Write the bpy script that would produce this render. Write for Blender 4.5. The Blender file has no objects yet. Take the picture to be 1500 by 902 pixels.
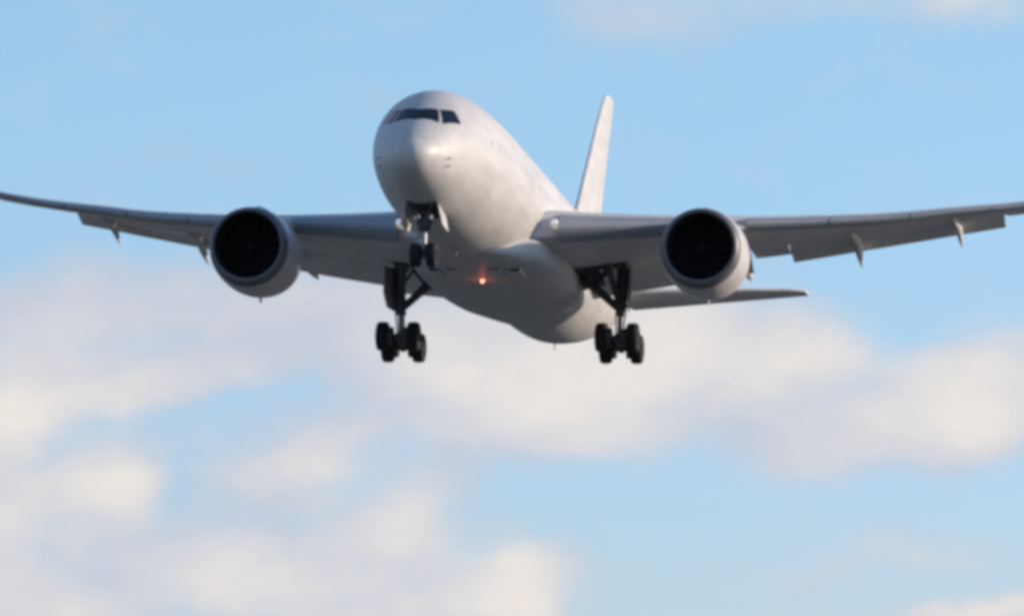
import bpy, math, random
import numpy as np
from mathutils import Matrix, Vector
R = math.radians
random.seed(7)
S = bpy.context.scene
C = S.collection

# ------------------------------------------------------------------ camera
cam_d = bpy.data.cameras.new('camera')
cam = bpy.data.objects.new('camera', cam_d)
C.objects.link(cam)
cam.location = (0, 0, 1.7)
cam.rotation_euler = (R(90 + 5.796), 0, 0)
cam_d.sensor_width = 36
cam_d.lens = 227.5
cam_d.clip_start = 0.5
cam_d.clip_end = 60000
S.camera = cam

# ------------------------------------------------------------------ sun and sky
SUN_AZ, SUN_EL = 80.0, 12.0          # clockwise from the view direction, degrees
SUN_E, SKY_E = 4.0, 0.15
sd = bpy.data.lights.new('sun', 'SUN')
sun = bpy.data.objects.new('sun', sd)
C.objects.link(sun)
sd.energy = SUN_E
sd.angle = R(0.53)
sd.color = (1.0, 0.82, 0.66)
sv = Vector((math.sin(R(SUN_AZ)) * math.cos(R(SUN_EL)), math.cos(R(SUN_AZ)) * math.cos(R(SUN_EL)), math.sin(R(SUN_EL))))
sun.rotation_euler = sv.to_track_quat('Z', 'Y').to_euler()
sun.location = sv * 300

S.view_settings.view_transform = 'Standard'
S.view_settings.look = 'None'
S.view_settings.exposure = 0.35
S.view_settings.gamma = 1.0
S.view_settings.use_curve_mapping = False
S.cycles.use_denoising = True
S.cycles.max_bounces = 6
S.cycles.filter_width = 4.2


class NT:
    """small helper for writing node trees"""
    def __init__(s, tree):
        s.t = tree
    def n(s, typ, **kw):
        nd = s.t.nodes.new(typ)
        for k, v in kw.items():
            setattr(nd, k, v)
        return nd
    def put(s, sock, v):
        if isinstance(v, bpy.types.NodeSocket):
            s.t.links.new(v, sock)
        else:
            sock.default_value = v
    def math(s, op, a, b=0.0, clamp=False):
        m = s.n('ShaderNodeMath', operation=op, use_clamp=clamp)
        s.put(m.inputs[0], a); s.put(m.inputs[1], b)
        return m.outputs[0]
    def vec(s, op, a, b=(0, 0, 0)):
        m = s.n('ShaderNodeVectorMath', operation=op)
        s.put(m.inputs[0], a); s.put(m.inputs[1], b)
        return m.outputs['Value'] if op == 'LENGTH' else m.outputs[0]
    def noise(s, v, scale, detail=4, rough=0.5, dist=0.0, col=False):
        m = s.n('ShaderNodeTexNoise')
        s.put(m.inputs['Vector'], v)
        m.inputs['Scale'].default_value = scale
        m.inputs['Detail'].default_value = detail
        m.inputs['Roughness'].default_value = rough
        m.inputs['Distortion'].default_value = dist
        return m.outputs[1 if col else 0]
    def smooth(s, v, a, b, lo=0.0, hi=1.0):
        m = s.n('ShaderNodeMapRange', interpolation_type='SMOOTHSTEP')
        s.put(m.inputs[0], v)
        for i, x in enumerate((a, b, lo, hi)):
            s.put(m.inputs[1 + i], x)
        return m.outputs[0]
    def mix(s, f, a, b, blend='MIX'):
        m = s.n('ShaderNodeMix', data_type='RGBA', blend_type=blend)
        s.put(m.inputs[0], f); s.put(m.inputs[6], a); s.put(m.inputs[7], b)
        return m.outputs[2]


W = bpy.data.worlds.new('World')
S.world = W
W.use_nodes = True
W.cycles.sampling_method = 'MANUAL'
W.cycles.sample_map_resolution = 512
t = W.node_tree
t.nodes.clear()
N = NT(t)
sky = N.n('ShaderNodeTexSky', sky_type='NISHITA', sun_disc=False, sun_elevation=R(SUN_EL), sun_rotation=R(SUN_AZ),
          altitude=0, air_density=1.0, dust_density=0.3, ozone_density=2.5)
# where a direction points: azimuth and elevation in degrees
dirv = N.n('ShaderNodeTexCoord').outputs['Generated']
sx = N.n('ShaderNodeSeparateXYZ'); N.put(sx.inputs[0], dirv)
az = N.math('MULTIPLY', N.math('ARCTAN2', sx.outputs[0], sx.outputs[1]), 57.29578)
el = N.math('MULTIPLY', N.math('ARCSINE', sx.outputs[2]), 57.29578)
cx = N.n('ShaderNodeCombineXYZ'); N.put(cx.inputs[0], az); N.put(cx.inputs[1], el)
ae = cx.outputs[0]
stretch = N.vec('MULTIPLY', ae, (0.62, 1.0, 1.0))
w1 = N.vec('SUBTRACT', N.noise(stretch, 0.9, 4, 0.55, col=True), (0.5, 0.5, 0.5))
warp = N.vec('ADD', ae, N.vec('MULTIPLY', w1, (1.15, 0.75, 0.0)))
# cloud banks: azimuth, elevation, half sizes, tilt (degrees), density, warmth
BANKS = [
    (-3.70, 5.92, 1.45, 0.33, 5, 0.62, 0.02),
    (-1.94, 5.80, 1.58, 0.36, 5, 0.75, 0.12),
    (-2.55, 5.38, 1.45, 0.24, 8, 0.5, 0),
    (-4.18, 5.62, 0.73, 0.30, 0, 0.5, 0.1),
    (-4.18, 4.96, 0.91, 0.42, 12, 0.85, 0.65),
    (-3.15, 5.14, 0.85, 0.21, 12, 0.5, 0.15),
    (-0.18, 5.32, 1.15, 0.60, 0, 0.85, 0.35),
    (-0.91, 5.50, 0.91, 0.42, 0, 0.55, 0.15),
    (-1.15, 4.96, 0.85, 0.27, 0, 0.3, 0),
    (1.52, 5.56, 1.39, 0.51, -8, 1, 0.8),
    (0.55, 4.90, 1.09, 0.48, 0, 0.85, 0.6),
    (2.12, 4.90, 1.21, 0.48, 0, 0.6, 0.1),
    (-0.30, 4.53, 1.15, 0.30, 0, 0.5, 0.1),
    (4.18, 5.14, 0.79, 0.51, 10, 1, 0.8),
    (3.39, 4.65, 1.15, 0.36, 5, 0.7, 0.3),
    (2.91, 5.38, 0.67, 0.30, 0, 0.4, 0.3),
    (-1.88, 4.47, 0.67, 0.33, 10, 0.85, 0.45),
    (-3.39, 4.29, 0.42, 0.33, 0, 0.8, 0.6),
    (-4.00, 3.93, 0.91, 0.42, 0, 0.6, 0.2),
    (-0.97, 3.93, 0.67, 0.36, 10, 0.75, 0.5),
    (-1.82, 3.81, 1.03, 0.36, 0, 0.5, 0.1),
    (-4.54, 4.41, 0.30, 0.91, 0, 0.8, 0.45),
    (-4.36, 3.20, 1.03, 0.36, -5, 0.9, 0.5),
    (0.06, 3.33, 0.61, 0.42, -10, 1.1, 0.95),
    (-1.39, 3.27, 1.33, 0.42, 0, 0.9, 0.45),
    (-2.55, 3.51, 0.73, 0.30, 0, 0.7, 0.4),
    (-3.82, 4.29, 0.55, 0.30, 0, 0.4, 0.4),
    (-3.27, 3.57, 0.73, 0.36, 0, 0.3, 0),
    (4.06, 3.05, 1.03, 0.18, 5, 0.85, 0.6),
    (3.27, 3.57, 0.79, 0.27, 10, 0.45, 0.15),
    (1.27, 8.34, 0.85, 0.42, 0, 0.42, 0.25),
    (2.91, 8.52, 1.03, 0.23, 0, 0.36, 0.2),
    (4.18, 8.49, 0.79, 0.27, 0, 0.44, 0.35),
    (-2.55, 4.65, 1.58, 0.66, 10, 0.22, 0),
    (-3.33, 3.33, 1.58, 0.48, 0, 0.2, 0.1),
    (-4.06, 6.77, 1.21, 0.12, -5, 0.12, 0),
]
dens = warm = None
for (a0, e0, ra, re, tilt, d_, w_) in BANKS:
    mp = N.n('ShaderNodeMapping', vector_type='TEXTURE')
    N.put(mp.inputs['Vector'], warp)
    mp.inputs['Location'].default_value = (a0, e0, 0)
    mp.inputs['Rotation'].default_value = (0, 0, R(tilt))
    mp.inputs['Scale'].default_value = (ra, re, 1)
    k = N.smooth(N.vec('LENGTH', mp.outputs[0]), 0.1, 1.6, 1.0, 0.0)
    kd = N.math('MULTIPLY', k, d_)
    dens = kd if dens is None else N.math('ADD', dens, kd)
    if w_:
        kw = N.math('MULTIPLY', k, w_)
        warm = kw if warm is None else N.math('ADD', warm, kw)
# the rest of the sky carries the same broken cloud
far = N.smooth(N.vec('LENGTH', N.vec('MULTIPLY', N.vec('SUBTRACT', ae, (0, 5.8, 0)), (0.17, 0.26, 0))), 0.9, 1.5)
cloud_p = N.vec('DIVIDE', dirv, N.math('ADD', N.math('MAXIMUM', sx.outputs[2], 0.0), 0.12))
broad = N.smooth(N.noise(cloud_p, 1.1, 6, 0.55), 0.45, 0.68)
dens = N.math('ADD', dens, N.math('MULTIPLY', N.math('MULTIPLY', broad, far), 0.4))
fine = N.noise(stretch, 1.6, 5, 0.55)
shape = N.math('ADD', dens, N.math('MULTIPLY', N.math('SUBTRACT', fine, 0.5), 0.95))
cover = N.smooth(shape, -0.06, 0.84)
tone = N.math('ADD', warm, N.math('MULTIPLY', N.math('SUBTRACT', N.noise(stretch, 1.3, 5, 0.55), 0.5), 1.3), clamp=True)
K = 1.0 / SKY_E
cool_c = tuple(K * x for x in (0.45, 0.48, 0.555)) + (1,)
warm_c = tuple(K * x for x in (0.675, 0.63, 0.585)) + (1,)
cloud_c = N.mix(tone, cool_c, warm_c)
blue = N.mix(1.0, sky.outputs[0], N.mix(N.smooth(el, 2.5, 9.5), (0.80, 0.85, 1.20, 1), (0.95, 1.03, 1.15, 1)), 'MULTIPLY')
final = N.mix(N.math('MULTIPLY', cover, 0.96), blue, cloud_c)
bg = N.n('ShaderNodeBackground')
N.put(bg.inputs[0], final)
bg.inputs[1].default_value = SKY_E
out = N.n('ShaderNodeOutputWorld')
t.links.new(bg.outputs[0], out.inputs[0])


# ------------------------------------------------------------------ materials
def mat(name, base, rough=0.5, metal=0.0, coat=0.0, var=0.0, vscale=1.5, stretch=(1, 0.3, 1), bump=0.0, bscale=8, emit=None, estr=0.0, dirt=None, seams=None):
    m = bpy.data.materials.new(name)
    m.use_nodes = True
    nt = NT(m.node_tree)
    b = m.node_tree.nodes['Principled BSDF']
    co = nt.n('ShaderNodeTexCoord').outputs['Object']
    st = nt.vec('MULTIPLY', co, stretch)
    c4 = tuple(base) + (1,)
    if var or dirt:
        nz = nt.noise(st, vscale, 6, 0.6)
        col = nt.mix(nt.smooth(nz, 0.3, 0.7), tuple(x * (1 - var) for x in base) + (1,), tuple(min(1, x * (1 + var)) for x in base) + (1,))
        if dirt:
            nd = nt.noise(nt.vec('MULTIPLY', co, (2.2, 0.16, 1.4)), 1.3, 6, 0.65)
            col = nt.mix(nt.math('MULTIPLY', nt.smooth(nd, 0.52, 0.8), dirt[3]), col, tuple(dirt[:3]) + (1,))
        if seams:      # panel joints: spacing fore and aft, spacing across, strength
            sp = nt.n('ShaderNodeSeparateXYZ'); nt.put(sp.inputs[0], co)
            line = None
            for ax_, gap in ((1, seams[0]), (0, seams[1])):
                if gap:
                    fr = nt.math('FRACT', nt.math('DIVIDE', nt.math('ADD', sp.outputs[ax_], 50.35), gap))
                    ln = nt.smooth(fr, 0.0, 0.045 / gap, 1.0, 0.0)
                    line = ln if line is None else nt.math('MAXIMUM', line, ln)
            col = nt.mix(nt.math('MULTIPLY', line, seams[2]), col, (0.12, 0.115, 0.11, 1))
        nt.put(b.inputs['Base Color'], col)
        nt.put(b.inputs['Roughness'], nt.smooth(nz, 0.2, 0.8, max(0.02, rough - 0.07), min(1, rough + 0.09)))
    else:
        b.inputs['Base Color'].default_value = c4
        b.inputs['Roughness'].default_value = rough
    b.inputs['Metallic'].default_value = metal
    b.inputs['Coat Weight'].default_value = coat
    b.inputs['Coat Roughness'].default_value = 0.08
    if bump:
        bp = nt.n('ShaderNodeBump')
        bp.inputs['Strength'].default_value = bump
        bp.inputs['Distance'].default_value = 0.02
        nt.put(bp.inputs['Height'], nt.noise(co, bscale, 4, 0.5))
        nt.put(b.inputs['Normal'], bp.outputs[0])
    if emit:
        b.inputs['Emission Color'].default_value = tuple(emit) + (1,)
        b.inputs['Emission Strength'].default_value = estr
    return m


M_WHITE = mat('white_paint', (0.50, 0.49, 0.48), 0.50, coat=0.0, var=0.07, dirt=(0.34, 0.32, 0.30, 0.6), seams=(2.62, 0, 0.22))
M_BELLY = mat('belly_paint', (0.46, 0.455, 0.455), 0.5, coat=0.0, seams=(1.7, 1.1, 0.3), var=0.08, dirt=(0.2, 0.19, 0.18, 0.6))
M_WING = mat('wing_grey_paint', (0.60, 0.585, 0.58), 0.55, coat=0.0, seams=(1.9, 1.45, 0.3), var=0.08, stretch=(0.5, 1.2, 1), dirt=(0.2, 0.19, 0.18, 0.5))
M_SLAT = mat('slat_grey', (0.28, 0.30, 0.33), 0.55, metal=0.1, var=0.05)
M_FLAP = mat('flap_grey', (0.57, 0.55, 0.54), 0.55, var=0.08, stretch=(0.6, 2, 1), dirt=(0.16, 0.15, 0.14, 0.5))
M_NAC = mat('nacelle_paint', (0.50, 0.48, 0.475), 0.45, coat=0.2, var=0.04, dirt=(0.36, 0.33, 0.31, 0.5))
M_LIP = mat('inlet_lip_metal', (0.12, 0.12, 0.13), 0.5, metal=0.2, var=0.05)
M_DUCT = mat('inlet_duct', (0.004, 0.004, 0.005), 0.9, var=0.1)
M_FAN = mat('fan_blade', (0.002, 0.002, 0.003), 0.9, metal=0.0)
M_HOT = mat('exhaust_metal', (0.22, 0.19, 0.16), 0.4, metal=0.8, var=0.15)
M_GEAR = mat('gear_paint', (0.055, 0.055, 0.06), 0.5, metal=0.0, var=0.15, vscale=6)
M_STEEL = mat('chrome_steel', (0.22, 0.22, 0.225), 0.35, metal=0.6)
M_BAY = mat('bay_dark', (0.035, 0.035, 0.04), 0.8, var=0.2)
M_RUBBER = mat('tyre_rubber', (0.008, 0.008, 0.009), 0.85, var=0.15, bump=0.3, bscale=20)
M_HUB = mat('wheel_hub', (0.10, 0.10, 0.11), 0.5, metal=0.4)
M_GLASS = mat('cockpit_glass', (0.006, 0.007, 0.012), 0.12)
M_WHITE.node_tree.nodes['Principled BSDF'].inputs['Specular IOR Level'].default_value = 0.33
M_GLASS.node_tree.nodes['Principled BSDF'].inputs['Specular IOR Level'].default_value = 0.22
M_CABIN = mat('cabin_glass', (0.45, 0.44, 0.43), 0.35, coat=0.5)
M_LINE = mat('panel_gap', (0.30, 0.29, 0.28), 0.6)
M_LENS = mat('lamp_lens', (0.75, 0.76, 0.78), 0.1, coat=0.6, emit=(1, 0.96, 0.9), estr=0.25)
M_BEACON = mat('beacon_lens', (0.7, 0.2, 0.15), 0.2, emit=(1.0, 0.40, 0.26), estr=1.8)
M_PRIMER = mat('bay_wall', (0.14, 0.11, 0.09), 0.7, var=0.2, vscale=5)

# ------------------------------------------------------------------ mesh helpers
def tag(o, label=None, cat=None, group=None, kind=None):
    for k, v in (('label', label), ('category', cat), ('group', group), ('kind', kind)):
        if v:
            o[k] = v
    return o

class MB:
    """collects faces of one part"""
    def __init__(s):
        s.v, s.f, s.m = [], [], []
    def add(s, vs, fs, mi=0):
        b = len(s.v)
        s.v += [tuple(map(float, q)) for q in vs]
        s.f += [tuple(b + i for i in f) for f in fs]
        s.m += [mi] * len(fs)
    def loft(s, rings, closed=True, caps=True, mi=0):
        n = len(rings[0]); fs = []
        for i in range(len(rings) - 1):
            for j in range(n if closed else n - 1):
                k = (j + 1) % n
                fs.append((i * n + j, i * n + k, (i + 1) * n + k, (i + 1) * n + j))
        if caps:
            fs.append(tuple(range(n))[::-1]); fs.append(tuple((len(rings) - 1) * n + j for j in range(n)))
        s.add([q for r in rings for q in r], fs, mi)
    def tube(s, pts, rad, n=16, mi=0):
        pts = [Vector(q) for q in pts]
        if not hasattr(rad, '__len__'):
            rad = [rad] * len(pts)
        rings = []
        for i, q in enumerate(pts):
            d = (pts[min(i + 1, len(pts) - 1)] - pts[max(i - 1, 0)]).normalized()
            a = d.orthogonal().normalized() if i == 0 else (a - d * a.dot(d)).normalized()
            b = d.cross(a)
            rings.append([q + (a * math.cos(2 * math.pi * k / n) + b * math.sin(2 * math.pi * k / n)) * rad[i] for k in range(n)])
        s.loft(rings, mi=mi)
    def box(s, c, h, M=None, mi=0):
        c = Vector(c); vs = []
        for k in range(8):
            q = Vector(((1 if k & 1 else -1) * h[0], (1 if k & 2 else -1) * h[1], (1 if k & 4 else -1) * h[2]))
            vs.append(c + (M @ q if M else q))
        s.add(vs, [(0, 2, 3, 1), (4, 5, 7, 6), (0, 1, 5, 4), (2, 6, 7, 3), (0, 4, 6, 2), (1, 3, 7, 5)], mi)
    def slab(s, quad, n, th, mi=0):
        """a plate: polygon corners, extruded th along n"""
        n = Vector(n).normalized() * th
        a = [Vector(q) for q in quad]; k = len(a)
        s.add([*a, *[q + n for q in a]], [tuple(range(k))[::-1], tuple(range(k, 2 * k))] + [(i, (i + 1) % k, k + (i + 1) % k, k + i) for i in range(k)], mi)
    def build(s, name, mats, parent=None, angle=35, loc=None, bevel=0.0):
        me = bpy.data.meshes.new(name)
        me.from_pydata(s.v, [], s.f)
        for m in (mats if isinstance(mats, (list, tuple)) else [mats]):
            me.materials.append(m)
        me.polygons.foreach_set('material_index', s.m)
        import bmesh
        bm = bmesh.new(); bm.from_mesh(me)
        bmesh.ops.recalc_face_normals(bm, faces=bm.faces)
        bm.to_mesh(me); bm.free()
        me.shade_smooth()
        me.set_sharp_from_angle(angle=R(angle))
        o = bpy.data.objects.new(name, me)
        C.objects.link(o)
        if parent:
            o.parent = parent
        if loc:
            o.location = loc
        if bevel:
            bv = o.modifiers.new('bevel', 'BEVEL'); bv.width = bevel; bv.segments = 2; bv.limit_method = 'ANGLE'
        return o

def revolve(prof, n, cx, cz, sq=None, tilt=0.0):
    """rings round the fore-aft axis; prof = [(x_aft, radius)]; sq(angle, r) may reshape"""
    rings = []
    for x, r in prof:
        ring = []
        for k in range(n):
            a = 2 * math.pi * k / n
            rr = sq(a, r) if sq else r
            ring.append((cx + rr * math.sin(a), x, cz + rr * math.cos(a) - tilt * (x - prof[0][0])))
        rings.append(ring)
    return rings

# ------------------------------------------------------------------ ground
g = MB()
gr = [0, 40, 90, 160, 260, 400, 700, 1500, 4000, 12000, 40000]
for i in range(len(gr) - 1):
    n = 64
    a = [(gr[i] * math.cos(2 * math.pi * k / n), gr[i] * math.sin(2 * math.pi * k / n), 0) for k in range(n)]
    b = [(gr[i + 1] * math.cos(2 * math.pi * k / n), gr[i + 1] * math.sin(2 * math.pi * k / n), 0) for k in range(n)]
    g.loft([a, b], caps=False)
M_GROUND = bpy.data.materials.new('dry_grass')
M_GROUND.use_nodes = True
nt = NT(M_GROUND.node_tree)
gc = nt.n('ShaderNodeTexCoord').outputs['Object']
gcol = nt.mix(nt.smooth(nt.noise(gc, 0.02, 6, 0.6), 0.35, 0.65), (0.115, 0.115, 0.11, 1), (0.175, 0.17, 0.155, 1))
gcol = nt.mix(nt.smooth(nt.noise(gc, 0.9, 5, 0.7), 0.3, 0.75), gcol, (0.09, 0.095, 0.08, 1))
nt.put(M_GROUND.node_tree.nodes['Principled BSDF'].inputs['Base Color'], gcol)
M_GROUND.node_tree.nodes['Principled BSDF'].inputs['Roughness'].default_value = 0.95
tag(g.build('ground', M_GROUND), kind='structure')

# ------------------------------------------------------------------ the airliner
# its own axes: x to port, y aft from the nose, z up
plane = bpy.data.objects.new('airliner', None)
C.objects.link(plane)
tag(plane, 'white twin engine airliner flying in to land with wheels and flaps down', 'airliner')
plane.empty_display_size = 5
plane.matrix_world = Matrix.Translation((-4.3567, 257.9153, 35.4006)) @ Matrix((
    (0.98711727, 0.15723929, 0.0295856), (-0.15861055, 0.98598232, 0.05178369), (-0.02102845, -0.05580916, 0.99821999))).to_4x4()

def pchip(xs,ys):
    xs=np.array(xs,float);ys=np.array(ys,float);h=np.diff(xs);d=np.diff(ys)/h;m=np.zeros(len(xs))
    for i in range(1,len(xs)-1):
        if d[i-1]*d[i]>0:
            w1=2*h[i]+h[i-1];w2=h[i]+2*h[i-1];m[i]=(w1+w2)/(w1/d[i-1]+w2/d[i])
    m[0]=d[0];m[-1]=d[-1]
    def f(x):
        x=min(max(x,xs[0]),xs[-1]);i=min(max(int(np.searchsorted(xs,x))-1,0),len(h)-1)
        t=(x-xs[i])/h[i]
        return float((1+2*t)*(1-t)**2*ys[i]+t*(1-t)**2*h[i]*m[i]+t*t*(3-2*t)*ys[i+1]+t*t*(t-1)*h[i]*m[i+1])
    return f
# X aft of the nose tip: crown height, keel height, half width
FUS=[(.9,-.98,-1.02,.02),(.93,-.8,-1.2,.22),(1.02,-.62,-1.38,.42),(1.35,-.28,-1.68,.78),(1.9,.14,-1.93,1.10),(2.9,.80,-2.24,1.54),(3.9,1.42,-2.46,1.87),
 (4.9,1.98,-2.62,2.12),(5.9,2.36,-2.74,2.31),(7.4,2.66,-2.85,2.51),(9.0,2.82,-2.92,2.66),(11.5,2.91,-2.96,2.79),(14,2.92,-2.97,2.85),(37,2.92,-2.97,2.87),
 (40,2.92,-2.88,2.83),(44,2.88,-2.35,2.68),(48,2.76,-1.5,2.33),(51,2.58,-.72,1.85),(54,2.3,.2,1.2),(56,2.05,.85,.68),(56.9,1.9,1.15,.38)]
_x=[r[0] for r in FUS]
top=pchip(_x,[r[1] for r in FUS]);bot=pchip(_x,[r[2] for r in FUS]);hwd=pchip(_x,[r[3] for r in FUS])
def surf(x,th,off=0.0):
    """point on the skin: th=0 crown, pi/2 port"""
    c=(top(x)+bot(x))/2;a=(top(x)-bot(x))/2+off;h=hwd(x)+off
    return (h*np.sin(th),x,c+a*np.cos(th))

pts_x = [.9, .905, .93, .97, 1.02, 1.1, 1.2, 1.35, 1.5, 1.7, 1.9] + [2.1 + .25 * i for i in range(40)] + [12.2 + .8 * i for i in range(28)] + [35 + .5 * i for i in range(44)] + [56.9]
f = MB()
f.loft([[surf(x, 2 * math.pi * k / 128) for k in range(128)] for x in pts_x])
fuselage = f.build('fuselage', M_WHITE, plane, 40)
# tail cone outlet
e = MB(); e.loft(revolve([(56.88, .34), (57.1, .3), (57.25, .22), (57.2, .12)], 24, 0, 1.52)); e.build('exhaust_outlet', M_HOT, fuselage)

def skin_xz(x, z, side, off=0.0):
    c = (top(x) + bot(x)) / 2; a = (top(x) - bot(x)) / 2
    k = max(-1, min(1, (z - c) / a))
    th = math.acos(k) * side
    return surf(x, th, off)

def skin_patch(pts, off=0.012, n=10):
    """a pane lying on the skin: quad corners as (x, th), bilinear, with a rim going in"""
    (x0, a0), (x1, a1), (x2, a2), (x3, a3) = pts
    m = MB(); grid = []
    for i in range(n + 1):
        for j in range(n + 1):
            u, v = (0 if i == 0 else 1 if i == n else .012 + .976 * (i - 1) / (n - 2)), (0 if j == 0 else 1 if j == n else .02 + .96 * (j - 1) / (n - 2))
            x = (1 - v) * ((1 - u) * x0 + u * x1) + v * ((1 - u) * x3 + u * x2)
            a = (1 - v) * ((1 - u) * a0 + u * a1) + v * ((1 - u) * a3 + u * a2)
            edge = i in (0, n) or j in (0, n)
            grid.append(surf(x, a, -0.02 if edge else off))
    m.add(grid, [(i * (n + 1) + j, i * (n + 1) + j + 1, (i + 1) * (n + 1) + j + 1, (i + 1) * (n + 1) + j) for i in range(n) for j in range(n)])
    return m

FRONT = [(3.47, 0.012), (3.80, 0.40), (2.88, 0.66), (2.50, 0.018)]
SIDE = [(3.82, 0.435), (4.44, 0.68), (4.15, 1.00), (2.98, 0.735)]
for sgn in (1, -1):
    for q in (FRONT, SIDE):
        skin_patch([(x, a * sgn) for x, a in q]).build('cockpit_window', M_GLASS, fuselage, 60)

skin_patch([(3.5, -.014), (3.5, .014), (2.5, .019), (2.5, -.019)], .010).build('windscreen_frame', M_BAY, fuselage, 60)

def outline(x, z, hx, hz, k=20, p=3.0):
    r = []
    for i in range(k):
        a = 2 * math.pi * i / k; c, s_ = math.cos(a), math.sin(a)
        r.append((x + hx * math.copysign(abs(c) ** (2 / p), c), z + hz * math.copysign(abs(s_) ** (2 / p), s_)))
    return r
win_mesh = {}
for sgn in (1, -1):
    k = 0
    x = 8.4
    while x < 47:
        if not any(abs(x - d) < 0.75 for d in (7.2, 17.6, 33.6, 45.6)):
            m = MB()
            zc = 0.42
            o1 = outline(x, zc, .135, .235, 16, 2.6)
            m.add([skin_xz(a, b, sgn, 0.006) for a, b in o1], [tuple(range(16))])
            m.add([skin_xz(a, b, sgn, 0.006) for a, b in o1] + [skin_xz(a, b, sgn, -0.03) for a, b in outline(x, zc, .15, .25, 16, 2.6)],
                  [(i, (i + 1) % 16, 16 + (i + 1) % 16, 16 + i) for i in range(16)])
            m.build('cabin_window', M_CABIN, fuselage, 30)
            k += 1
        x += 0.86
    for d, hx in ((7.2, .53), (17.6, .53), (33.6, .5), (45.6, .53)):
        m = MB()
        oi, oo = outline(d, .0, hx, .98, 28, 7), outline(d, .0, hx + .018, 1.0, 28, 7)
        m.add([skin_xz(a, b, sgn, 0.006) for a, b in oo] + [skin_xz(a, b, sgn, 0.006) for a, b in oi], [(i, (i + 1) % 28, 28 + (i + 1) % 28, 28 + i) for i in range(28)])
        m.add([skin_xz(a, b, sgn, 0.006) for a, b in outline(d, .42, .1, .14, 16, 2.4)], [tuple(range(16))])
        m.build('cabin_door', M_LINE, fuselage)
# blade aerials and probes
for (x, z0, h) in ((12.5, 2.92, .42), (24, 2.92, .36)):
    m = MB(); m.loft([[(w * .05, x + a, z0 - .05) for a, w in ((0, 0), (.2, 1), (.5, 0), (.2, -1))], [(w * .02, x + .22 + a * .5, z0 + h) for a, w in ((0, 0), (.2, 1), (.5, 0), (.2, -1))]])
    m.build('blade_aerial', M_WHITE, fuselage)
for (x) in (13.2, 40.5):
    m = MB(); m.loft([[(w * .04, x + a, bot(x) + .05) for a, w in ((0, 0), (.2, 1), (.5, 0), (.2, -1))], [(w * .015, x + .2 + a * .5, bot(x) - .3) for a, w in ((0, 0), (.2, 1), (.5, 0), (.2, -1))]])
    m.build('blade_aerial', M_GEAR, fuselage)
for sgn in (1, -1):
    for th, x in ((1.75, 2.6), (1.95, 2.75)):
        q = Vector(surf(x, th * sgn, -.01)); q2 = Vector(surf(x, th * sgn, .13))
        m = MB(); m.tube([q, q2, q2 + Vector((0, -.16, 0))], [.03, .025, .012], 8); m.build('air_probe', M_STEEL, fuselage)

# belly fairing
BF = [(14.8, .9, -2.55, -2.9), (15.8, 1.7, -2.2, -3.0), (17.2, 2.45, -1.7, -3.13), (19, 2.98, -1.25, -3.25), (22, 3.2, -1.1, -3.34), (26, 3.22, -1.1, -3.36), (28.5, 3.12, -1.15, -3.30),
      (30.5, 2.9, -1.4, -3.2), (32.5, 2.4, -1.8, -3.07), (34.3, 1.65, -2.25, -2.99), (36, .8, -2.6, -2.93)]
bw = pchip([r[0] for r in BF], [r[1] for r in BF]); bt = pchip([r[0] for r in BF], [r[2] for r in BF]); bb = pchip([r[0] for r in BF], [r[3] for r in BF])
rings = []
for i in range(60):
    x = 14.8 + 21.2 * i / 59
    w, zt, zb = bw(x), bt(x), bb(x); ring = []
    for k in range(48):
        a = 2 * math.pi * k / 48
        sa, ca = math.sin(a), math.cos(a)
        p = 2 / 2.7
        ring.append((w * math.copysign(abs(sa) ** p, sa), x, (zt + zb) / 2 + (zt - zb) / 2 * math.copysign(abs(ca) ** p, ca)))
    rings.append(ring)
f = MB(); f.loft(rings)
belly = f.build('belly_fairing', M_BELLY, plane, 50)
for sgn in (1, -1):     # air conditioning scoops
    m = MB()
    for (x0, y0) in ((17.6, .95), (17.9, 1.75)):
        m.loft([[(sgn * (y0 + a * .28), x0 + b, -3.02 - .0 * b + c) for a, c in ((-1, .1), (1, .1), (1, -d), (-1, -d))] for b, d in ((0, .22), (.6, .26), (1.9, .12))], mi=0)
        m.add([(sgn * (y0 - .22), x0 - .006, -3.0), (sgn * (y0 + .22), x0 - .006, -3.0), (sgn * (y0 + .22), x0 - .006, -3.19), (sgn * (y0 - .22), x0 - .006, -3.19)], [(0, 1, 2, 3)], 1)
    m.build('air_scoop', [M_BELLY, M_BAY], belly)
m = MB(); m.loft(revolve([(0, .001), (0.02, .06), (0.06, .1), (.12, .12), (.16, .12)], 20, 0, 0)); 
for i, q in enumerate(m.v): m.v[i] = (q[0], q[2], -(.16 - q[1]) * 1.2 + 0.02)
beacon = m.build('beacon_light', M_BEACON, plane, loc=(0.1, 19.6, -3.27))
bl = bpy.data.lights.new('beacon_glow', 'POINT'); bl.energy = 3.5; bl.color = (1, .16, .10); bl.shadow_soft_size = .08
blo = bpy.data.objects.new('beacon_glow', bl); C.objects.link(blo); blo.parent = beacon; beacon.scale = (.8, .8, .9); blo.location = (0, -0.1, -.5)

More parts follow.
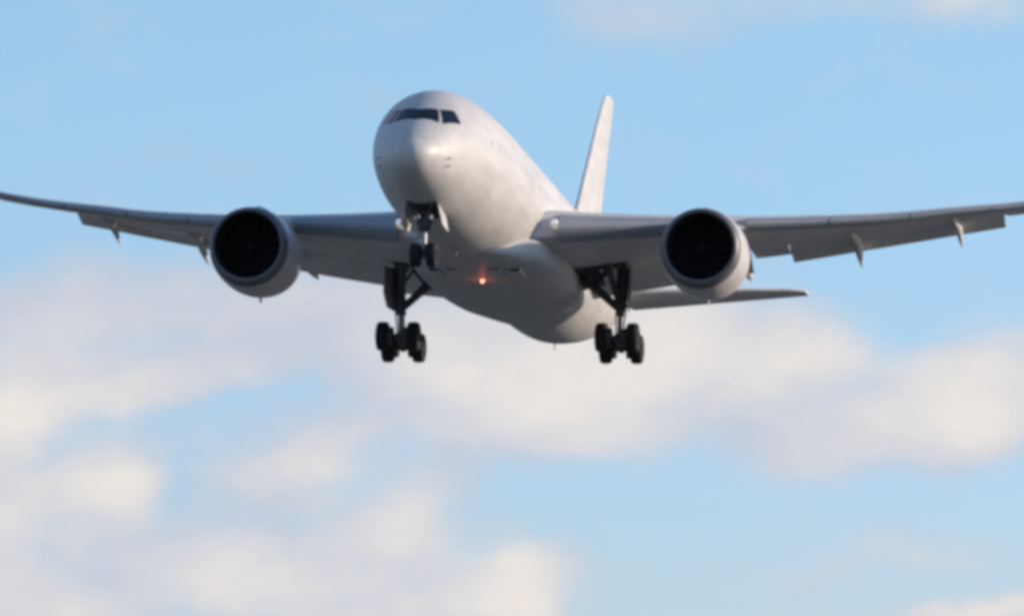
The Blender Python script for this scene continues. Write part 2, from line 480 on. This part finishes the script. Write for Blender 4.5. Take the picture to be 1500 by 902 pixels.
# ------------------------------------------------------------------ wings
LEX = lambda Y: 18 + (Y - 2.9) * .69 if Y < 26 else 33.94 + (Y - 26) * .69 + (Y - 26) ** 1.7 * .235
TEX = lambda Y: 31.8 if Y < 10 else (31.8 + (Y - 10) * .3 if Y < 26 else 36.6 + (Y - 26) * .3 + (Y - 26) ** 1.7 * .3)
LEZ = pchip([1.5, 3, 3.9, 7.9, 10.75, 14.5, 16.8, 19.2, 21.6, 24.7, 27.5, 30], [-1.25, -1.02, -.92, -.42, -.05, .52, .92, 1.46, 1.96, 2.8, 3.75, 4.75])
TEZ = pchip([1.5, 3, 5, 8, 11, 14.5, 16.8, 19.2, 21.5, 23.8, 25.5, 27.5, 30], [-1.3, -1.2, -1.0, -.5, .05, .66, 1.1, 1.66, 2.29, 2.71, 3.08, 3.75, 4.75])
TC = pchip([1.5, 3, 10, 20, 26, 30], [.145, .135, .105, .095, .09, .08])

def aero(Y, s, up):
    c = TEX(Y) - LEX(Y); tc = TC(Y)
    s_ = min(max(s, 0), 1)
    yt = 5 * tc * c * (.2969 * math.sqrt(s_) - .126 * s_ - .3516 * s_ ** 2 + .2843 * s_ ** 3 - .1036 * s_ ** 4)
    z = LEZ(Y) + (TEZ(Y) - LEZ(Y)) * s_
    cam_ = .012 * c * math.sin(math.pi * s_)
    return Vector((0, LEX(Y) + c * s_, z + cam_ + (yt if up else -yt)))

def section(Y, a, b, n=14):
    up = [aero(Y, a + (b - a) * (i / n) ** (1.7 if a < .01 else 1), True) for i in range(n + 1)]
    lo = [aero(Y, a + (b - a) * (i / n) ** (1.7 if a < .01 else 1), False) for i in range(n, -1 if a > .001 else 0, -1)]
    return [Vector((Y, q.y, q.z)) for q in up + lo]

def flap_section(Y, s0, ztail, xshift=0.0, drop=.02, n=12, thick=.15):
    c = TEX(Y) - LEX(Y)
    A = aero(Y, s0, False); B_ = aero(Y, s0, True)
    L = Vector((Y, A.y + .01 * c + xshift, A.z * .55 + B_.z * .45 - drop * c))
    T = Vector((Y, TEX(Y) + xshift, ztail))
    d = T - L; fc = d.length; nrm = Vector((0, -d.z, d.y)).normalized()
    P = lambda s, up: L + d * s + nrm * ((1 if up else -.75) * 5 * thick * fc * (.2969 * math.sqrt(s) - .126 * s - .3516 * s ** 2 + .2843 * s ** 3 - .1036 * s ** 4) + .03 * fc * math.sin(math.pi * s))
    return [P((i / n) ** 1.6, True) for i in range(n + 1)] + [P((i / n) ** 1.6, False) for i in range(n - 1, 0, -1)]

def ys(a, b, step=.5):
    k = max(2, int((b - a) / step) + 1)
    return [a + (b - a) * i / (k - 1) for i in range(k)]

def mirror(m, sgn):
    if sgn < 0:
        m.v = [(-x, y, z) for x, y, z in m.v]
    return m

FLAPZ_IN = pchip([3, 4.6, 7.1, 8.7, 10.35], [-2.2, -1.9, -1.49, -1.24, -.93])
FLAPZ_RON = pchip([10.45, 11.95], [-.28, .0])
FLAPZ_OUT = pchip([12.05, 21.3], [-.38, 1.72])
AILZ = pchip([21.4, 23.8, 25.4], [2.24, 2.70, 3.05])
for sgn in (1, -1):
    m = MB(); m.loft([section(Y, .045, .73) for Y in ys(1.6, 25.4, .6)])
    m.loft([section(Y, .0, 1.0) for Y in ys(25.45, 30.0, .3)])
    wing = mirror(m, sgn).build('wing', M_WING, plane, 30)
    for (a, b, st) in ((3.55, 8.85, .12), (11.0, 14.3, .12), (14.36, 17.6, .12), (17.66, 21.0, .13), (21.06, 24.0, .14), (24.06, 26.3, .15)):
        m = MB(); rings = []
        for Y in ys(a, b, .4):
            c = TEX(Y) - LEX(Y)
            sh = Vector((0, -.02 * c, -.012 * c))
            up = [aero(Y, st * 1.15 * (i / 10) ** 1.8, True) for i in range(11)]
            lo = [aero(Y, st * .62 * (i / 6) ** 1.6, False) for i in range(6, 0, -1)]
            mid = [aero(Y, st * .55, False).lerp(aero(Y, st * .6, True), k) for k in (.75, .35)]
            ring = [Vector((Y, q.y + sh.y, q.z + sh.z + LEZ(Y) * 0)) for q in up + mid + lo]
            rings.append(ring)
        m.loft(rings)
        mirror(m, sgn).build('slat', M_SLAT, wing, 30)
    for nm, a, b, zf, s0, th in (('flap', 3.1, 10.33, FLAPZ_IN, .74, .16), ('flaperon', 10.42, 11.97, FLAPZ_RON, .75, .13), ('flap', 12.06, 21.28, FLAPZ_OUT, .74, .15), ('aileron', 21.36, 25.4, AILZ, .74, .12)):
        m = MB(); m.loft([flap_section(Y, s0, zf(Y), drop=.004 if nm == 'aileron' else .018, thick=th) for Y in ys(a, b, .5)])
        mirror(m, sgn).build(nm, M_FLAP if nm != 'aileron' else M_WING, wing, 30)
    # canoe fairings over the flap tracks: y, tip x, tip z, length, half width, depth
    for (Y, xt, zt, ln, w, dp) in ((9.94, 34.3, -.98, 6.0, .27, .45), (14.97, 33.9, -.42, 5.0, .19, .29), (19.35, 34.9, .68, 4.4, .15, .25)):
        m = MB(); rings = []
        q0 = aero(Y, .42, False)
        x0 = xt - ln
        s0 = (x0 - LEX(Y)) / (TEX(Y) - LEX(Y))
        for i in range(25):
            u = i / 24
            x = x0 + ln * u
            s = (x - LEX(Y)) / (TEX(Y) - LEX(Y))
            zu = aero(Y, min(s, .8), False).z
            r = (math.sin(math.pi * min(1, u * 1.35 + .0) / 2) ** .6 if u < .74 else 1) * (1 if u < .62 else max(.03, 1 - ((u - .62) / .38) ** 1.6))
            k = max(0, (u - .45) / .55)
            zc = zu * (1 - k) + (zt + .02) * k - .2 * dp * (1 - k)
            rings.append([(Y + w * r * math.sin(2 * math.pi * j / 16), x, zc + dp * r * math.cos(2 * math.pi * j / 16) * (1 - .3 * k)) for j in range(16)])
        m.loft(rings)
        mirror(m, sgn).build('flap_track_fairing', M_WING, wing, 50)
    # landing lamp in the wing root and the tip lamp
    m = MB(); m.loft(revolve([(0, .02), (.02, .08), (.06, .13), (.14, .16), (.3, .18), (.7, .2)], 20, 3.38, -1.0, tilt=0.0))
    m.v = [(x, y + LEX(3.38) - .2 , z) for x, y, z in m.v]
    mirror(m, sgn).build('landing_light', M_LENS, wing)

# ------------------------------------------------------------------ engines
NX, NY, NZ = 17.2, 9.8, -2.16
def squash(a, r):
    return r * (1 + .045 * max(0, -math.cos(a)) ** 1.5 + .015 * math.sin(a) ** 2)
lip_i = [(0.0, 1.56), (.02, 1.53), (.07, 1.495)]
lip_o = [(0.0, 1.56), (.015, 1.595), (.06, 1.635), (.14, 1.68), (.28, 1.73), (.45, 1.77)]
cowl = [(.452, 1.768), (.8, 1.825), (1.3, 1.865), (1.9, 1.88), (2.5, 1.87), (3.1, 1.82), (3.7, 1.73), (4.3, 1.61), (4.75, 1.50), (4.78, 1.48), (4.5, 1.44), (3.6, 1.42)]
for sgn in (1, -1):
    m = MB(); m.loft(revolve(cowl, 96, 0, 0, squash), caps=False)
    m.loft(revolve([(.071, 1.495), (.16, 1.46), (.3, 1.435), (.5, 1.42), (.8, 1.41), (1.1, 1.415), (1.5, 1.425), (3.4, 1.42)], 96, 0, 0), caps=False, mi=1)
    # strakes and drain mast
    for a in (R(-52), R(52)):
        c_, s_ = math.cos(a), math.sin(a)
        m.slab([(1.80 * s_, 1.1, 1.80 * c_), (1.82 * s_, 2.6, 1.82 * c_), (2.1 * s_, 2.55, 2.1 * c_), (2.06 * s_, 2.1, 2.06 * c_)], (c_, 0, -s_), .03)
    m.slab([(0, 2.9, -1.85), (0, 3.4, -1.8), (0, 3.45, -2.08), (0, 3.2, -2.08)], (1, 0, 0), .05)
    eng = m.build('engine', [M_NAC, M_DUCT], plane, 40, loc=(NY * sgn, NX, NZ))
    eng.scale = (.965, 1, .965)
    m = MB(); m.loft(revolve(lip_o[::-1] + lip_i[1:], 96, 0, 0, lambda a, r: squash(a, r) if r > 1.56 else r), caps=False); m.build('inlet_lip', M_LIP, eng, 60)
    m = MB()
    for k in range(18):
        a = 2 * math.pi * k / 18
        rr = []
        for i in range(9):
            r = .36 + (1.395 - .36) * i / 8
            tw = R(30 + 32 * i / 8); ch = .30 + .16 * math.sin(math.pi * i / 8 * .9)
            aa = a + .10 * math.sin(math.pi * i / 8)
            ring = []
            for (u, w) in ((-.5, 0), (-.2, .05), (.2, .05), (.5, 0), (.2, -.02), (-.2, -.02)):
                tx, ax = u * ch * math.sin(tw) * -1 + w * .3, u * ch * math.cos(tw) + w * .3
                ring.append((r * math.sin(aa) + tx * math.cos(aa), 1.25 + ax + .12 * (i / 8) ** 2, r * math.cos(aa) - tx * math.sin(aa)))
            rr.append(ring)
        m.loft(rr)
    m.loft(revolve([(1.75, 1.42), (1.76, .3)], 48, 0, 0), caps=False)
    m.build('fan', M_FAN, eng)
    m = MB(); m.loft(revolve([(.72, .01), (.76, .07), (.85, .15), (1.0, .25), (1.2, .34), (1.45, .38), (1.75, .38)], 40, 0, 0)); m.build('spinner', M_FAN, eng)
    m = MB(); m.loft(revolve([(3.2, 1.1), (4.6, 1.08), (5.4, .86), (6.0, .68), (6.02, .64), (5.4, .6)], 64, 0, 0), caps=False)
    m.loft(revolve([(5.0, .52), (5.8, .42), (6.4, .24), (6.9, .04)], 40, 0, 0))
    m.build('exhaust_nozzle', M_HOT, eng)
    # pylon
    m = MB(); rings = []
    for (x, z0, z1, w) in ((1.2, 1.55, 1.86, .05), (2.2, 1.5, 2.12, .2), (3.6, 1.4, 2.25, .26), (5.2, .9, 2.2, .28), (6.6, .7, 1.9, .28), (8.2, .95, 1.6, .24), (9.8, 1.3, 1.5, .1), (10.8, 1.42, 1.46, .03)):
        rings.append([(w * q * 1.0, x, z0 + (z1 - z0) * h) for q, h in ((-.3, 0), (-.9, .12), (-1, .5), (-.9, .88), (-.3, 1), (.3, 1), (.9, .88), (1, .5), (.9, .12), (.3, 0))])
    m.loft(rings); m.build('pylon', M_NAC, eng, 50)

# ------------------------------------------------------------------ tail
def tri_sec(LE, TE, tk, axis, n=14):
    """symmetric section between two points, thickness along axis"""
    L, T, A = Vector(LE), Vector(TE), Vector(axis)
    d = T - L; c = d.length
    P = lambda s, k: L + d * s + A * (k * 5 * tk * c * (.2969 * math.sqrt(s) - .126 * s - .3516 * s ** 2 + .2843 * s ** 3 - .1036 * s ** 4))
    return P
def surf_pair(stations, tk, axis, cut, names, mats, parent, hinge_gap=.012):
    r1, r2 = [], []
    for L, T in stations:
        P = tri_sec(L, T, tk, axis)
        n = 12
        r1.append([P(cut * (i / n) ** 1.8, 1) for i in range(n + 1)] + [P(cut * (i / n) ** 1.8, -1) for i in range(n, 0, -1)])
        c2 = cut + hinge_gap
        r2.append([P(c2 + (1 - c2) * i / 6, 1) for i in range(7)] + [P(c2 + (1 - c2) * i / 6, -1) for i in range(6, -1, -1)])
    a = MB(); a.loft(r1); o = a.build(names[0], mats[0], parent, 35)
    b = MB(); b.loft(r2[1:] if len(r2) > 4 else r2); b.build(names[1], mats[1], o, 35)
    return o
FIN = [((0, 41.5, 2.6), (0, 52.2, 2.1)), ((0, 44.4, 3.3), (0, 52.7, 3.0)), ((0, 46.3, 4.6), (0, 53.4, 4.4)), ((0, 49.1, 7.1), (0, 54.8, 7.0)), ((0, 51.8, 9.5), (0, 56.1, 9.5)), ((0, 53.7, 11.0), (0, 56.95, 11.0)), ((0, 54.4, 11.42), (0, 57.2, 11.45)), ((0, 55.4, 11.6), (0, 57.2, 11.6))]
fin = surf_pair(FIN, .055, (1, 0, 0), .70, ('tail_fin', 'rudder'), (M_WHITE, M_WHITE), plane)
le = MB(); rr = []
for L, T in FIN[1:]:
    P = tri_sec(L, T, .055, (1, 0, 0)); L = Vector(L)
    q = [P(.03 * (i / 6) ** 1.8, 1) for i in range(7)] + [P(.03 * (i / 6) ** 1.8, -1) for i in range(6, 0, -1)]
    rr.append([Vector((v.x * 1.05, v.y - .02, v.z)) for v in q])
le.loft(rr); le.build('shaded_leading_edge', M_SLAT, fin, 50)  # slat grey strip: shade of the unlit fin edge put into its colour
for sgn in (1, -1):
    ST = []
    for u in (0, .12, .25, .5, .75, .92, .97, 1.0):
        Y = .6 + 9.35 * u
        LE_ = 47.6 + 7.0 * u + (.5 * ((u - .9) / .1) ** 2 if u > .9 else 0)
        TE_ = 54.2 + 2.5 * u
        z = .72 + 1.25 * u
        ST.append(((Y * sgn, LE_, z + .0), (Y * sgn, TE_, z)))
    surf_pair(ST, .09, (0, 0, 1), .72, ('tailplane', 'elevator'), (M_WING, M_WING), plane)

# ------------------------------------------------------------------ landing gear
def wheel_mesh(rad, width, hub_r):
    m = MB()
    hw_ = width / 2
    prof = [(-hw_ * .82, hub_r), (-hw_ * .98, hub_r * 1.12), (-hw_, rad * .80), (-hw_ * .93, rad * .90), (-hw_ * .72, rad * .968), (-hw_ * .4, rad * .995), (-hw_ * .36, rad * .985), (-hw_ * .32, rad * .996), (0, rad),
            (hw_ * .32, rad * .996), (hw_ * .36, rad * .985), (hw_ * .4, rad * .995), (hw_ * .72, rad * .968), (hw_ * .93, rad * .90), (hw_, rad * .80), (hw_ * .98, hub_r * 1.12), (hw_ * .82, hub_r)]
    n = 48
    rings = [[(x, r * math.cos(2 * math.pi * k / n), r * math.sin(2 * math.pi * k / n)) for k in range(n)] for x, r in prof]
    m.loft(rings, caps=False)
    for s_ in (-1, 1):
        hp = [(s_ * hw_ * .82, hub_r), (s_ * hw_ * .5, hub_r * .93), (s_ * hw_ * .42, hub_r * .55), (s_ * hw_ * .7, hub_r * .4), (s_ * hw_ * .75, hub_r * .05)]
        m.loft([[(x, r * math.cos(2 * math.pi * k / n), r * math.sin(2 * math.pi * k / n)) for k in range(n)] for x, r in hp], caps=False, mi=1)
        for k in range(9):
            a = 2 * math.pi * k / 9
            m.tube([(s_ * hw_ * .42, hub_r * .72 * math.cos(a), hub_r * .72 * math.sin(a)), (s_ * hw_ * .52, hub_r * .72 * math.cos(a), hub_r * .72 * math.sin(a))], .03, 6, mi=2)
    return m

# nose gear
NGX, NGZ = 5.6, -4.5
m = MB()
m.tube([(0, NGX + .12, -2.2), (0, NGX + .04, -3.45)], [.15, .15], 20)
m.tube([(0, NGX + .04, -3.42), (0, NGX + .03, -3.55)], .18, 20)
m.box((0, NGX - .05, -3.12), (.3, .16, .15)); m.box((0, NGX - .17, -3.3), (.2, .05, .07))
for s_ in (-1, 1):
    m.tube([(s_ * .2, NGX - .02, -3.5), (s_ * .2, NGX, -3.1)], .05, 10)
ng = m.build('nose_landing_gear', M_GEAR, plane, 40, bevel=.01)
m = MB(); m.tube([(0, NGX + .02, -3.5), (0, NGX, -4.35)], .095, 20); m.build('piston', M_STEEL, ng)
m = MB(); m.tube([(0, NGX, -4.62), (0, NGX, -4.3)], .13, 16); m.tube([(-.42, NGX, NGZ), (.42, NGX, NGZ)], .085, 16); m.build('axle', M_GEAR, ng)
m = MB()
m.tube([(0, NGX + .15, -3.55), (0, NGX + .42, -3.95)], [.06, .045], 10); m.tube([(0, NGX + .42, -3.95), (0, NGX + .1, -4.38)], [.045, .06], 10); m.build('torque_link', M_GEAR, ng)
m = MB()
for s_ in (-1, 1):
    m.tube([(s_ * .18, NGX - .05, -3.25), (s_ * .42, NGX - 1.25, -2.45)], .055, 10)
m.tube([(-.3, NGX - .65, -2.85), (.3, NGX - .65, -2.85)], .04, 10)
m.build('drag_brace', M_GEAR, ng)
wm = wheel_mesh(.51, .40, .24)
w0 = wm.build('wheel', [M_RUBBER, M_HUB, M_STEEL], ng, 30, loc=(.335, NGX, NGZ))
w1_ = w0.copy(); C.objects.link(w1_); w1_.parent = ng; w1_.location = (-.335, NGX, NGZ)
for s_ in (-1, 1):
    m = MB(); m.loft(revolve([(.16, .03), (.12, .09), (.02, .125), (0, .12), (-.012, .11)], 20, 0, 0)); m.loft(revolve([(-.013, .108), (-.03, .06), (-.034, .005)], 20, 0, 0), mi=1)
    m.build('taxi_light', [M_GEAR, M_LENS], ng, loc=(s_ * .27, NGX - .28, -2.98))
    # long side doors: hinge along the well edge, hanging down and a little outward
    q = [(s_ * .66, NGX - .95, -2.52), (s_ * .66, NGX + 1.0, -2.74), (s_ * .80, NGX + .9, -3.42), (s_ * .84, NGX - .75, -3.36)]
    m = MB(); m.slab(q, (s_, 0, .1), .045); m.build('gear_door', M_BELLY, ng, bevel=.01)
# wheel well mouth, following the keel
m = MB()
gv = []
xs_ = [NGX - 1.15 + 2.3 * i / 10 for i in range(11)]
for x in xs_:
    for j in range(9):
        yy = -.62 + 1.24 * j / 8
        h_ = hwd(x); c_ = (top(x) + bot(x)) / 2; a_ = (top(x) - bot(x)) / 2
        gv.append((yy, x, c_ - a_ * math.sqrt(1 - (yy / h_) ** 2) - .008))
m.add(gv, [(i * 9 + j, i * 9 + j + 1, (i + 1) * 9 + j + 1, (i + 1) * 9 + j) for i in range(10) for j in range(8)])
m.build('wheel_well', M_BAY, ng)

# main gear
GX, GY, GZ = 28.0, 4.9, -4.74
TILT = R(12)
mwm = wheel_mesh(.655, .52, .29)
first = None
for sgn in (1, -1):
    m = MB()
    tp = Vector((GY + .12, GX - .25, -1.2)); bt_ = Vector((GY, GX, GZ))
    mid = tp.lerp(bt_, .62)
    m.tube([tp, mid], [.27, .24], 24)
    m.tube([mid, tp.lerp(bt_, .66)], .26, 24)
    m.tube([bt_ + Vector((0, 0, .42)), bt_ + Vector((0, 0, -.12))], [.17, .2], 20)
    # trunnion and its pintles, hydraulic lines
    m.tube([(GY - .1, GX - 1.2, -1.35), (GY + .1, GX + .9, -1.3)], .17, 16)
    m.tube([tp + Vector((.27, -.05, -.2)), mid + Vector((.22, -.08, 0)), bt_ + Vector((.16, -.1, .4))], .035, 8)
    m.tube([tp + Vector((-.2, -.16, -.4)), mid + Vector((-.2, -.16, -.2)), bt_ + Vector((-.16, -.12, .4))], .03, 8)
    m.box(mid + Vector((0, -.16, .3)), (.17, .1, .3))
    mg = mirror(m, sgn).build('main_landing_gear', M_GEAR, plane, 40)
    m = MB(); m.tube([mid, bt_ + Vector((0, 0, .35))], .13, 24); mirror(m, sgn).build('piston', M_STEEL, mg)
    m = MB()   # folding side brace to the belly and drag brace forward
    m.tube([mid + Vector((-.15, 0, .22)), (GY - 1.15, GX - .25, -2.25), (GY - 2.35, GX - .5, -1.85)], [.17, .2, .17], 12)
    m.tube([(GY - 1.15, GX - .25, -2.25), (GY - .55, GX - .3, -1.5)], .11, 10)
    m.tube([(GY - 1.15, GX - .25, -2.25), (GY - 1.1, GX - .25, -1.4)], .045, 10)
    m.box((GY - 1.15, GX - .25, -2.25), (.16, .12, .16))
    mirror(m, sgn).build('side_brace', M_GEAR, mg)
    m = MB()
    m.tube([mid + Vector((0, -.1, .12)), (GY - .35, GX - 1.9, -1.45)], [.14, .17], 12)
    m.tube([mid + Vector((0, -.5, .9)), (GY - .7, GX - .7, -1.45)], .06, 10)
    mirror(m, sgn).build('drag_brace', M_GEAR, mg)
    m = MB(); m.tube([mid + Vector((0, .2, 0)), mid + Vector((0, .62, -.5))], [.07, .05], 10); m.tube([mid + Vector((0, .62, -.5)), bt_ + Vector((0, .2, .25))], [.05, .07], 10)
    mirror(m, sgn).build('torque_link', M_GEAR, mg)
    # strut door outboard, toed in towards the tail
    m = MB()
    D = [(GY + .62, GX - 1.25, -1.5), (GY + .28, GX + .75, -1.42), (GY + .2, GX + .7, -2.7), (GY + .34, GX + .1, -3.35), (GY + .5, GX - .85, -3.3), (GY + .62, GX - 1.2, -2.7)]
    m.slab(D, (1, .16, 0), .05)
    mirror(m, sgn).build('gear_door', M_BELLY, mg, bevel=.01)
    # body door, hanging from the belly fairing
    m = MB()
    m.slab([(2.95, GX - 1.5, -1.62), (4.05, GX - 1.4, -1.56), (4.15, GX + .7, -1.98), (3.0, GX + .9, -2.22)], (.05, -.2, -1), .05)
    mirror(m, sgn).build('body_gear_door', M_GEAR, mg, bevel=.01)
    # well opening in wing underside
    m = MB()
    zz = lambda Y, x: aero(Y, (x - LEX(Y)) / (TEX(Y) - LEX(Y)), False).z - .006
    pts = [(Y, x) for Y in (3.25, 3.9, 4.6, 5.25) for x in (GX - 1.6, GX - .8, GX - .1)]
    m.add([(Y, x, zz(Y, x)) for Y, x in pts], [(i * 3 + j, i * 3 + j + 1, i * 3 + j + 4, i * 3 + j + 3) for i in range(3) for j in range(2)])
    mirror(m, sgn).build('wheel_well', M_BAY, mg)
    # bogie: beam and two axles, rear wheels hanging lower
    m = MB()
    ax = [Vector((0, d * .73 * math.cos(TILT), -d * .73 * math.sin(TILT))) for d in (-1, 1)]
    m.tube([ax[0], Vector((0, 0, .06)), ax[1]], [.2, .24, .2], 16)
    for a in ax:
        m.tube([a + Vector((-.95, 0, 0)), a + Vector((.95, 0, 0))], .09, 16)
        for s_ in (-1, 1):
            m.tube([a + Vector((s_ * .24, 0, 0)), a + Vector((s_ * .52, 0, 0))], .42, 28)
    bg_ = m.build('bogie', M_GEAR, mg, 40, loc=(GY * sgn, GX, GZ))
    for a in ax:
        for s_ in (-1, 1):
            loc = a + Vector((GY * sgn + s_ * .69, GX, GZ))
            if first is None:
                first = mwm.build('wheel', [M_RUBBER, M_HUB, M_STEEL], mg, 30, loc=loc)
            else:
                w_ = first.copy(); C.objects.link(w_); w_.parent = mg; w_.location = loc
